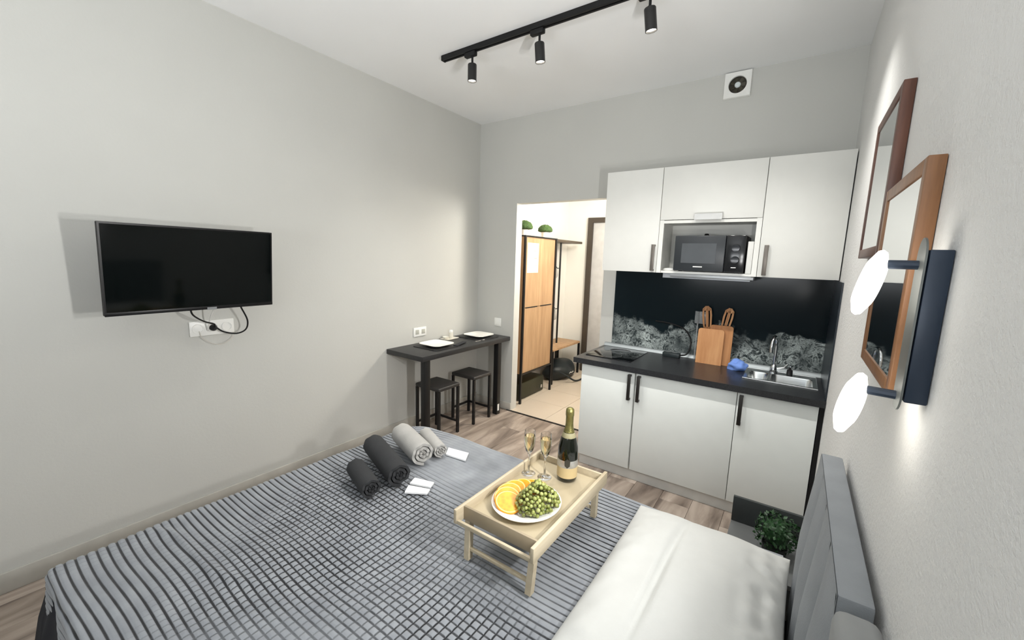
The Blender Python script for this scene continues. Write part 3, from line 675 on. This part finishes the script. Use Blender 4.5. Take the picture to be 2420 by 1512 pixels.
    me.loops.add(q.size); me.loops.foreach_set('vertex_index', q.ravel().astype(np.int32))
    me.polygons.add(len(q)); me.polygons.foreach_set('loop_start', np.arange(0, q.size, 4, dtype=np.int32)); me.polygons.foreach_set('loop_total', np.full(len(q), 4, np.int32))
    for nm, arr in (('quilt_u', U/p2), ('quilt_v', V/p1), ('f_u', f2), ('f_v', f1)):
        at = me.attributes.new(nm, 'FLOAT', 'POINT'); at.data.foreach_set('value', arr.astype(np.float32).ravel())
    me.update(calc_edges=True); me.validate(); me.shade_smooth()
    m = N('plush_bedspread')
    def attr(nm): a = m.n('ShaderNodeAttribute', attribute_name=nm); return a.outputs['Fac']
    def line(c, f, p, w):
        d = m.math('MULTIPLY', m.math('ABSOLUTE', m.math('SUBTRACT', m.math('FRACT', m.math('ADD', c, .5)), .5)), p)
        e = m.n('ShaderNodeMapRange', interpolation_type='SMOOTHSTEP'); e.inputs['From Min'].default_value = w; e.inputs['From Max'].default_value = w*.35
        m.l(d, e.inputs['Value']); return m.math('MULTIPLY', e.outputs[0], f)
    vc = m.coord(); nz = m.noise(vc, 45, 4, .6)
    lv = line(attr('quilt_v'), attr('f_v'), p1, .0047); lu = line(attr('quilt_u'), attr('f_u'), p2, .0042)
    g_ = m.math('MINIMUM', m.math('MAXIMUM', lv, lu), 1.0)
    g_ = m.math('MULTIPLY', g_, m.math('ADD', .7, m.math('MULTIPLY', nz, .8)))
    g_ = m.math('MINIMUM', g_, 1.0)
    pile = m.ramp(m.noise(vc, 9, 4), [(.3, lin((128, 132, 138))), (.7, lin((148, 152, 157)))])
    m.col(m.mix(g_, pile, lin((7, 10, 17)))); m.set(Roughness=.85)  # near-black groove lines put the shade between the ribs into the colour
    m.b.inputs['Sheen Weight'].default_value = .25; m.b.inputs['Sheen Roughness'].default_value = .5
    hh = m.math('SUBTRACT', m.math('MULTIPLY', m.noise(vc, 260, 3, .7), .35), g_)
    m.bump(hh, .5, .004)
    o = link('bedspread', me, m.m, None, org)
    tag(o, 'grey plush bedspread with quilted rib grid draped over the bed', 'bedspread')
bedspread()
# white pillow at the head end
def pillow(cx, cy, hx, hy, th, z0, seed):
    n = 70; g = np.linspace(-1, 1, n); A, Bq = np.meshgrid(g, g, indexing='ij')
    A = np.sign(A)*(1-(1-np.abs(A))**1.4); Bq = np.sign(Bq)*(1-(1-np.abs(Bq))**1.4)
    pin = 1-.05*(A*A*(1-Bq*Bq) + 0); 
    X = cx + A*hx*(1-.05*(1-A*A)*0 - .045*(1-Bq**2)*0 - .03*np.abs(Bq)**2*(0)); Y = cy + Bq*hy
    X = cx + A*hx*(1-.035*(1-np.abs(Bq)**2)); Y = cy + Bq*hy*(1-.03*(1-np.abs(A)**2))
    e = (1-np.abs(A)**3.2)**.62*(1-np.abs(Bq)**3.2)**.62
    wr = vnoise(A, Bq, seed, 7, .4, 1.4)*.05
    edge = np.clip((np.abs(A)-.55)/.4, 0, 1)
    wr += vnoise(A*1.5, Bq*3, seed+1, 8, 1, 3)*.06*edge + vnoise(A*2, Bq*4, seed+2, 9, 1, 2.5)*.07*np.clip((A-.45)/.4, 0, 1)
    cre = np.exp(-((A+.28-.10*Bq+.03*np.sin(3*Bq))/.05)**2)*.2*np.clip(1.1-np.abs(Bq), 0, 1)
    up = z0 + th*.22 + e*th*(.78+wr-cre); lo = z0 + th*.22*(1-e**.5)
    P_ = np.concatenate([np.stack([X, Y, up], -1).reshape(-1, 3), np.stack([X, Y, lo], -1).reshape(-1, 3)])
    idx = np.arange(n*n).reshape(n, n); q = np.stack([idx[:-1, :-1], idx[1:, :-1], idx[1:, 1:], idx[:-1, 1:]], -1).reshape(-1, 4)
    mb = MB(); vs = [mb.bm.verts.new(p) for p in P_]
    for a in q: mb.bm.faces.new([vs[i] for i in a]); mb.bm.faces.new([vs[i+n*n] for i in a[::-1]])
    bmesh.ops.remove_doubles(mb.bm, verts=mb.bm.verts, dist=1e-5); return mb
LINEN = mat('white_linen', (196, 197, 194), .8, var=.02, bump=.25, bscale=30)
tag(obj('pillow', pillow(2.677, 1.265, .28, .475, .125, BZ+.004, 4), LINEN, smooth=180), 'large white pillow with a long crease lying against the headboard', 'pillow')
# headboard
HBX0, HBX1, HBZ, HY0, HY1 = 2.985, 3.055, .985, .95, 1.70
FAB = mat('headboard_fabric', (136, 140, 144), .8, bump=.25, bscale=200)
t = thing('headboard', 'grey upholstered headboard with padded vertical channels', 'headboard', (3.03, 1.36, 0))
part('frame', box(HBX0+.012, HBX1, HY0, HY1, .02, HBZ, bev=.006), FAB, t)
npan = 4; pw_ = (HY1-HY0)/npan
for i in range(npan):
    a, b = HY0+i*pw_, HY0+(i+1)*pw_; mb = MB(); rows = []
    K1, K2 = 10, 14
    for p in range(K1+1):
        yy = a + (b-a)*p/K1; e1 = math.sin(PI*p/K1)**.6 if 0 < p < K1 else 0
        row = []
        for q in range(K2+1):
            zz = .03 + (HBZ-.03)*q/K2; e2 = min(1, (1-q/K2)*3.2)**.7
            row.append(mb.bm.verts.new((HBX0+.012-.034*e1*e2, yy, zz)))
        rows.append(row)
    for r0, r1 in zip(rows, rows[1:]):
        for q in range(K2): mb.bm.faces.new((r0[q], r0[q+1], r1[q+1], r1[q]))
    part('channel', mb, FAB, t, smooth=180)
t = thing('bedside_box', 'pale grey upholstered block on the wall beyond the near end of the headboard', 'block', (3.03, .8, .6))
part('cushion', box(2.99, 3.062, .70, .93, .62, .98, bev=.02, seg=3), mat('block_fabric', (140, 142, 142), .8), t)

# bedside table with plant
t = thing('bedside_table', 'low dark bedside table with raised back panel between bed and kitchen', 'bedside table', (2.89, 2.1, 0))
BG = mat('bedside_dark', (52, 56, 56), .5)
part('top', box(2.715, 3.062, 1.93, 2.30, .275, .297, bev=.003), mat('bedside_top', (96, 98, 98), .45), t)
part('back_panel', box(2.715, 3.062, 2.283, 2.30, .297, .432, bev=.002), BG, t)
part('body', MB().box(2.72, 2.74, 1.95, 2.295, 0, .275).box(3.04, 3.06, 1.95, 2.295, 0, .275).box(2.74, 3.04, 2.28, 2.295, 0, .275).box(2.74, 3.04, 1.96, 2.28, .04, .06), BG, t)
part('drawer', box(2.742, 3.038, 1.935, 1.95, .13, .272, bev=.003), BG, t)
t = thing('potted_topiary', 'round dark green potted plant on the bedside table', 'plant', (2.91, 2.10, .297))
part('pot', MB().lathe([(0, 0), (.045, 0), (.052, .06), (.047, .06), (.044, .05), (0, .05)], (2.91, 2.10, .298), 20), mat('pot_dark', (40, 44, 40), .5), t)
rnd = random.Random(3); mb = MB(); 
core = Vector((2.91, 2.10, .415))
mb.ico(core, .058, 2)
for _ in range(420):
    d = Vector((rnd.gauss(0, 1), rnd.gauss(0, 1), rnd.gauss(.25, .9))).normalized(); c = core + d*rnd.uniform(.06, .088)
    t1 = d.orthogonal().normalized(); t1.rotate(Matrix.Rotation(rnd.uniform(0, 6.3), 3, d).to_quaternion()); t1 = (t1 + d*rnd.uniform(.1, .9)).normalized(); t2 = d.cross(t1).normalized(); L = rnd.uniform(.014, .022)
    vs = [mb.bm.verts.new(c + p) for p in (Vector((0, 0, 0)), t1*L*.5+t2*L*.38, t1*L+d*.003, t1*L*.5-t2*L*.38)]
    mb.bm.faces.new(vs)
fo = part('foliage', mb, mat('leaf_green', (26, 64, 26), .5, var=.5, scale=70), t, smooth=0); fo['kind'] = 'stuff'

# ------------------------------------------------------------------ towels and papers on the bed
def roll(name, a, b, r, m_, label, cat, squash=.92, turns=3.2, flap=0):
    a, b = Vector(a), Vector(b); ax = (b-a); L = ax.length; ax.normalize(); side = Vector((0, 0, 1)).cross(ax).normalized(); up = ax.cross(side)
    K = 110; outer = []; th = r/(turns+.6)
    for i in range(K+1):
        ang = 2*PI*turns*(i/K-1) - PI/2; rr = .25*th + (r-.25*th)*i/K
        outer.append((rr, ang))
    mb = MB(); A = []; 
    def P_(rr, ang, s): 
        return a + ax*s + side*(rr*math.cos(ang)) + up*(rr*squash*math.sin(ang))
    secs = [0, .02, .06, L-.06, L-.02, L]; off = [-.12, -.03, 0, 0, -.03, -.12]
    lo = [[mb.bm.verts.new(P_(max(rr-th*.9, .0015), an, s + (.004*math.sin(7*an) if s in (0, L) else 0))) for rr, an in outer] for s in secs]
    hi = [[mb.bm.verts.new(P_(rr+o_*th, an, s + (.004*math.sin(7*an) if s in (0, L) else 0))) for rr, an in outer] for s, o_ in zip(secs, off)]
    for k in range(len(secs)-1):
        for i in range(K):
            mb.bm.faces.new((hi[k][i], hi[k+1][i], hi[k+1][i+1], hi[k][i+1])); mb.bm.faces.new((lo[k][i], lo[k][i+1], lo[k+1][i+1], lo[k+1][i]))
        mb.bm.faces.new((hi[k][K], hi[k+1][K], lo[k+1][K], lo[k][K])); mb.bm.faces.new((hi[k][0], lo[k][0], lo[k+1][0], hi[k+1][0]))
    for i in range(K):
        mb.bm.faces.new((hi[0][i], hi[0][i+1], lo[0][i+1], lo[0][i])); mb.bm.faces.new((hi[-1][i], lo[-1][i], lo[-1][i+1], hi[-1][i+1]))
    o = obj(name, mb, m_, smooth=60); tag(o, label, cat, 'rolled towels on the bed'); return o
TD = mat('towel_charcoal', (48, 49, 51), .95, bump=.5, bscale=300); TL = mat('towel_silver', (176, 174, 170), .95, bump=.5, bscale=300)
roll('rolled_towel', (1.155, 1.14, .558), (1.385, 1.065, .557), .053, TD, 'small charcoal rolled towel, nearest of the rolled towels', 'towel')
roll('rolled_towel', (1.035, 1.335, .571), (1.41, 1.205, .570), .066, TD, 'large charcoal rolled towel between the small dark and the silver roll', 'towel')
roll('rolled_towel', (1.05, 1.52, .577), (1.345, 1.415, .576), .072, TL, 'large silver grey rolled towel beside the dark roll', 'towel')
roll('rolled_towel', (1.12, 1.64, .550), (1.355, 1.535, .549), .045, TL, 'small silver grey rolled towel next to the single white packet', 'towel')
PAP = mat('white_packet', (236, 237, 238), .55)
def packet(q, label, h=.006):
    mb = MB(); n = 6; z = BZ+.012
    def at(u, v): 
        p = [Vector((*c, 0)) for c in q]; return (p[0]*(1-u)+p[1]*u)*(1-v) + (p[3]*(1-u)+p[2]*u)*v
    top = [[mb.bm.verts.new(at(i/n, j/n)+Vector((0, 0, z+h*.3+h*.9*math.sin(PI*i/n)*math.sin(PI*j/n)))) for j in range(n+1)] for i in range(n+1)]
    bot = [[mb.bm.verts.new(at(i/n, j/n)+Vector((0, 0, z-.006))) for j in range(n+1)] for i in range(n+1)]
    for i in range(n):
        for j in range(n):
            mb.bm.faces.new((top[i][j], top[i+1][j], top[i+1][j+1], top[i][j+1])); mb.bm.faces.new((bot[i][j], bot[i][j+1], bot[i+1][j+1], bot[i+1][j]))
    for i in range(n):
        for j in (0, n): mb.bm.faces.new((top[i][j], top[i+1][j], bot[i+1][j], bot[i][j]))
        for k_ in (0, n): mb.bm.faces.new((top[k_][i], top[k_][i+1], bot[k_][i+1], bot[k_][i]))
    tag(obj('paper_packet', mb, PAP), label, 'packet', 'white packets on the bedspread')
packet([(1.352, 1.574), (1.308, 1.642), (1.444, 1.664), (1.486, 1.588)], 'single white paper packet beside the small silver towel')
packet([(1.405, 1.299), (1.512, 1.327), (1.530, 1.287), (1.425, 1.25)], 'upper of the two white packets beside the dark towel')
packet([(1.433, 1.235), (1.540, 1.274), (1.556, 1.24), (1.466, 1.183)], 'lower of the two white packets beside the dark towel')

# ------------------------------------------------------------------ breakfast tray and what stands on it
t = thing('bed_tray', 'pale wooden bed tray table with folding legs on the bed', 'tray', (2.10, 1.31, BZ))
X0, X1, Y0, Y1, TZ0, TZ1 = 1.945, 2.285, 1.0, 1.60, .672, .715
part('panel', box(X0+.012, X1-.012, Y0+.045, Y1-.02, TZ0, TZ0+.008), PALEP, t)
part('side_rail', box(X0, X0+.014, Y0, Y1, TZ0-.012, TZ1, bev=.003), PALEW, t)
part('side_rail', box(X1-.014, X1, Y0, Y1, TZ0-.012, TZ1, bev=.003), PALEW, t)
part('end_board', box(X0+.014, X1-.014, Y0+.04, Y0+.05, TZ0-.012, TZ1-.002, bev=.002), mat('tray_board', (158, 144, 120), .5), t)
part('end_board', box(X0+.014, X1-.014, Y1-.024, Y1-.012, TZ0-.01, TZ1-.008, bev=.002), PALEW, t)
part('handle_bar', box(X0+.014, X1-.014, Y0+.002, Y0+.014, TZ0-.012, TZ0+.004, bev=.003), PALEW, t)
for yy, s_ in ((Y0+.055, -1), (Y1-.05, 1)):
    for xx in (X0+.03, X1-.03):
        mb = MB(); dx = .006 if xx < 2.1 else -.006; yb = yy + .012*s_
        mb.prism([(xx-.011, yy-.012, TZ0), (xx+.011, yy-.012, TZ0), (xx+.011, yy+.012, TZ0), (xx-.011, yy+.012, TZ0)], (dx, yb-yy, BZ+.012-TZ0)); part('leg', mb, PALEW, t)
    part('stretcher', box(X0+.03, X1-.03, yy+.008*s_-.006, yy+.008*s_+.006, BZ+.045, BZ+.058, bev=.002), PALEW, t)
TS = TZ0+.0085
pc = Vector((2.112, 1.225, TS))
t = thing('fruit_plate', 'oval white plate with oranges and grapes on the bed tray', 'plate', pc)
part('dish', MB().lathe([(0, 0), (.075, 0), (.08, .003), (.118, .016), (.135, .021), (.136, .0235), (.118, .0195), (.08, .007), (0, .006)], (0, 0, 0), 48, None, .96, 1.02).xf(Matrix.Translation(pc)), PORC, t, smooth=60)
# orange slices fanned along the left and far side
OR1 = N('orange_flesh'); vv = OR1.n('ShaderNodeTexVoronoi'); vv.inputs['Scale'].default_value = 60; OR1.l(OR1.coord(), vv.inputs['Vector'])
OR1.col(OR1.ramp(vv.outputs['Distance'], [(0, lin((228, 142, 8))), (.8, lin((240, 168, 26)))])); OR1.set(Roughness=.35); OR1.b.inputs['Subsurface Weight'].default_value = .15
RIND = mat('orange_rind', (234, 144, 14), .5); PITH = mat('orange_pith', (246, 214, 130), .5)
def orange_slice(c, rz, tilt, r, lab):
    t = thing('orange_slice', lab, 'orange', c, 0, 'orange slices on the fruit plate')
    T = Matrix.Translation(c) @ Matrix.Rotation(rz, 4, 'Z') @ Matrix.Rotation(tilt, 4, 'Y')
    part('flesh', MB().lathe([(0, .0042), (r*.9, .0042), (r*.9, -.0042), (0, -.0042)], (0, 0, 0), 26).xf(T), OR1.m, t)
    part('pith', MB().lathe([(r*.86, .0043), (r*.95, .0041), (r*.95, -.0041), (r*.86, -.0043)], (0, 0, 0), 26).xf(T), PITH, t)
    part('rind', MB().lathe([(r*.94, .0041), (r, .0028), (r, -.0028), (r*.94, -.0041)], (0, 0, 0), 26).xf(T), RIND, t)
ords = ['nearest orange slice, lowest at the plate edge', 'second orange slice from the near end of the fan', 'third orange slice from the near end of the fan', 'fourth orange slice, middle of the fan', 'fifth orange slice, where the fan turns', 'sixth orange slice, on the far side of the plate', 'last orange slice, farthest, touching the grapes']
for i in range(7):
    a = math.radians(238 - i*23); rad = .076
    c = pc + Vector((rad*math.cos(a)*.96, rad*math.sin(a), 0.031))
    orange_slice(c, a-PI/2, -.32, .051, ords[i])
# grapes
GR = N('grape_skin'); gi = GR.n('ShaderNodeObjectInfo'); GR.col(GR.ramp(GR.math('ADD', GR.math('MULTIPLY', gi.outputs['Random'], .6), GR.math('MULTIPLY', GR.noise(GR.coord(), 2, 3), .4)), [(.2, lin((92, 98, 46))), (.5, lin((134, 144, 74))), (.8, lin((176, 182, 116)))])); GR.set(Roughness=.28); GR.b.inputs['Subsurface Weight'].default_value = .2
gc = pc + Vector((.045, .005, .02))
t = thing('grape_bunch', 'heap of small green grapes on the right of the fruit plate', 'grapes', gc)
rnd = random.Random(12)
me = None; placed = []
def add_grape(p, r):
    global me
    if me is None:
        o = obj('grape', MB().ico((0, 0, 0), 1, 2), GR.m, t, smooth=180, local=True); me = o.data
    else:
        o = bpy.data.objects.new('grape', me); C.objects.link(o); o.parent = t; ORG[o.name] = ORG[t.name]
    o.location = Vector(p)-gc; o.scale = (r, r, r*1.12); o.rotation_euler = (rnd.uniform(0, 3), rnd.uniform(0, 3), 0)
tries = 0
while len(placed) < 235 and tries < 40000:
    tries += 1
    a = rnd.uniform(0, 2*PI); q = math.sqrt(rnd.uniform(0, 1)); ex, ey = .072*q*math.cos(a)*(1+.1*math.sin(2*a)), .088*q*math.sin(a)
    hmax = .074*(1-q*q)**.6*(1+.16*math.sin(3*a+1))
    zz = hmax*(1 if rnd.random() < .75 else rnd.random()); p = gc + Vector((ex, ey, .001+zz)); r = rnd.uniform(.0062, .0083)
    if all((p-b).length > .0115 for b in placed): placed.append(p); add_grape(p, r)
st_ = MB()
for i in range(46):
    a, b = rnd.sample(placed, 2); 
    if (a-b).length < .06: st_.tube([a+Vector((0, 0, .004)), (a+b)/2+Vector((0, 0, .012)), b+Vector((0, 0, .004))], .0011, 5)
part('stalk', st_, mat('grape_stalk', (84, 78, 36), .6), t)
# flutes
FG = glass('flute_glass'); WINE = glass('sparkling_wine', (252, 240, 196), 0, 1.34)
def flute(c, lab):
    t = thing('champagne_flute', lab, 'glass', c, group='champagne flutes on the bed tray')
    ou = [(0, 0), (.029, .0), (.03, .002), (.012, .006), (.004, .012), (.0034, .085), (.006, .092), (.016, .108), (.0225, .135), (.0245, .165), (.0225, .197), (.0215, .2)]
    inn = [(.0205, .2), (.0215, .196), (.0232, .165), (.0213, .136), (.015, .111), (.0, .098)]
    part('glass', MB().lathe(ou+inn, c, 28), FG, t, smooth=70)
    part('wine', MB().lathe([(0, .0985), (.0148, .1112), (.0211, .136), (.023, .165), (.0228, .176), (0, .176)], c, 28), WINE, t, smooth=60)
flute(Vector((1.99, 1.43, TS)), 'left champagne flute of pale wine near the tray edge')
flute(Vector((2.062, 1.445, TS)), 'right champagne flute of pale wine, nearer the bottle')
# bottle
bc = Vector((2.142, 1.497, TS))
t = thing('wine_bottle', 'dark green sparkling wine bottle with gold foil on the bed tray', 'bottle', bc)
BGL = mat('bottle_glass', (12, 16, 8), .06, var=.02, coat=.5)
part('glass', MB().lathe([(0, .004), (.03, 0), (.040, .003), (.043, .012), (.043, .12), (.041, .15), (.033, .185), (.022, .215), (.0165, .235), (.015, .25), (.015, .30), (.0, .30)], bc, 36), BGL, t, smooth=70)
part('foil', MB().lathe([(.0232, .214), (.0175, .234), (.0162, .25), (.0162, .283), (.0178, .285), (.0178, .3), (.0165, .312), (.011, .318), (0, .319)], bc, 28), mat('gold_foil', (126, 120, 72), .35, .7, var=.2, scale=60, bump=.5, bscale=120), t, smooth=60)
part('neck_label', MB().lathe([(.0238, .2125), (.0305, .192), (.0302, .191), (.0236, .2115)], bc, 28), mat('neck_paper', (156, 150, 118), .5), t)
la = part('label', MB().lathe([(.0434, .02), (.0434, .072), (.0432, .072), (.0432, .02)], bc, 36), mat('label_beige', (206, 184, 138), .5), t)
part('label_band', MB().lathe([(.0436, .066), (.0436, .096), (.0434, .098), (.0434, .066)], bc, 36), mat('label_silver', (196, 196, 192), .3, .6, var=.15, scale=60), la)
to = (Vector((2.87, 0, 0))-Vector((bc.x, bc.y, 0))); ang = math.atan2(to.y, to.x)
em = MB()
for q in range(12):
    a = 2*PI*q/12
sh_ = [(-.011, .078), (-.012, .1), (-.006, .104), (0, .110), (.006, .104), (.012, .1), (.011, .078), (0, .068)]
pts = [bc + Vector((.0444*math.cos(ang+u/.0444), .0444*math.sin(ang+u/.0444), zz)) for u, zz in sh_]
em.prism(pts, Vector((math.cos(ang), math.sin(ang), 0))*.001)
part('crest', em, mat('crest_dark', (74, 72, 66), .4, .4), la)

# ------------------------------------------------------------------ right wall: mirrors and sconce
def mirror(y0, y1, z0, z1, mm, lab):
    t = thing('wall_mirror', lab, 'mirror', (W-.015, (y0+y1)/2, z0), group='wood framed mirrors on the right wall')
    f, dp = .03, .028; xa, xb = W-dp, W-.001
    for a in ((y0, y0+f, z0, z1), (y1-f, y1, z0, z1), (y0+f, y1-f, z1-f, z1), (y0+f, y1-f, z0, z0+f)):
        part('frame_bar', box(xa, xb, *a, bev=.002), mm, t)
    part('mirror_glass', box(W-.025, W-.002, y0+f, y1-f, z0+f, z1-f), MIR, t)
MIR = mat('mirror_silver', (235, 238, 238), .02, 1, var=0)
mirror(1.57, 2.03, 1.65, 2.12, WALNUT, 'dark wood framed mirror, the farther and higher one')
mirror(1.10, 1.555, 1.355, 1.825, WALNUT2, 'lighter wood framed mirror behind the sconce')
t = thing('wall_sconce', 'dark navy wall sconce with two glowing lamps', 'wall lamp', (W-.02, .98, 1.37))
NV = mat('sconce_navy', (38, 50, 66), .4, .2)
part('back_box', box(W-.03, W-.001, .945, 1.0, 1.385, 1.645, bev=.002), NV, t)
mb = MB(); pts = []
for cz, a0 in ((1.632, 0), (1.398, PI)):
    for q in range(13): a = a0 + PI*q/12; pts.append((W-.032, .976+.03*math.cos(a), cz+.034*math.sin(a)))
mb.prism(pts, (-.003, 0, 0)); part('face_plate', mb, mat('sconce_plate', (112, 116, 114), .4, .5), t)
SG = emit('sconce_glow', (255, 250, 240), 4)
for zz in (1.585, 1.35):
    za = zz + .035 if zz > 1.5 else zz + .037
    part('arm', MB().tube([(W-.03, .985, za), (W-.09, .995, za)], .008, 10), NV, t)
    part('lamp_shade', MB().lathe([(0, -.016), (.04, -.014), (.06, -.006), (.063, 0), (.06, .006), (.04, .014), (0, .016)], (W-.092, 1.02, zz), 32, Matrix.Rotation(PI/2+.22, 4, 'Y')), SG, t, smooth=60)
    light('sconce_lamp', 'AREA', (W-.092-.018*math.cos(.22), 1.02, zz+.018*math.sin(.22)), SCONCE_W, (1, .99, .97), (0, PI/2+.22, 0), shape='DISK', size=.1)
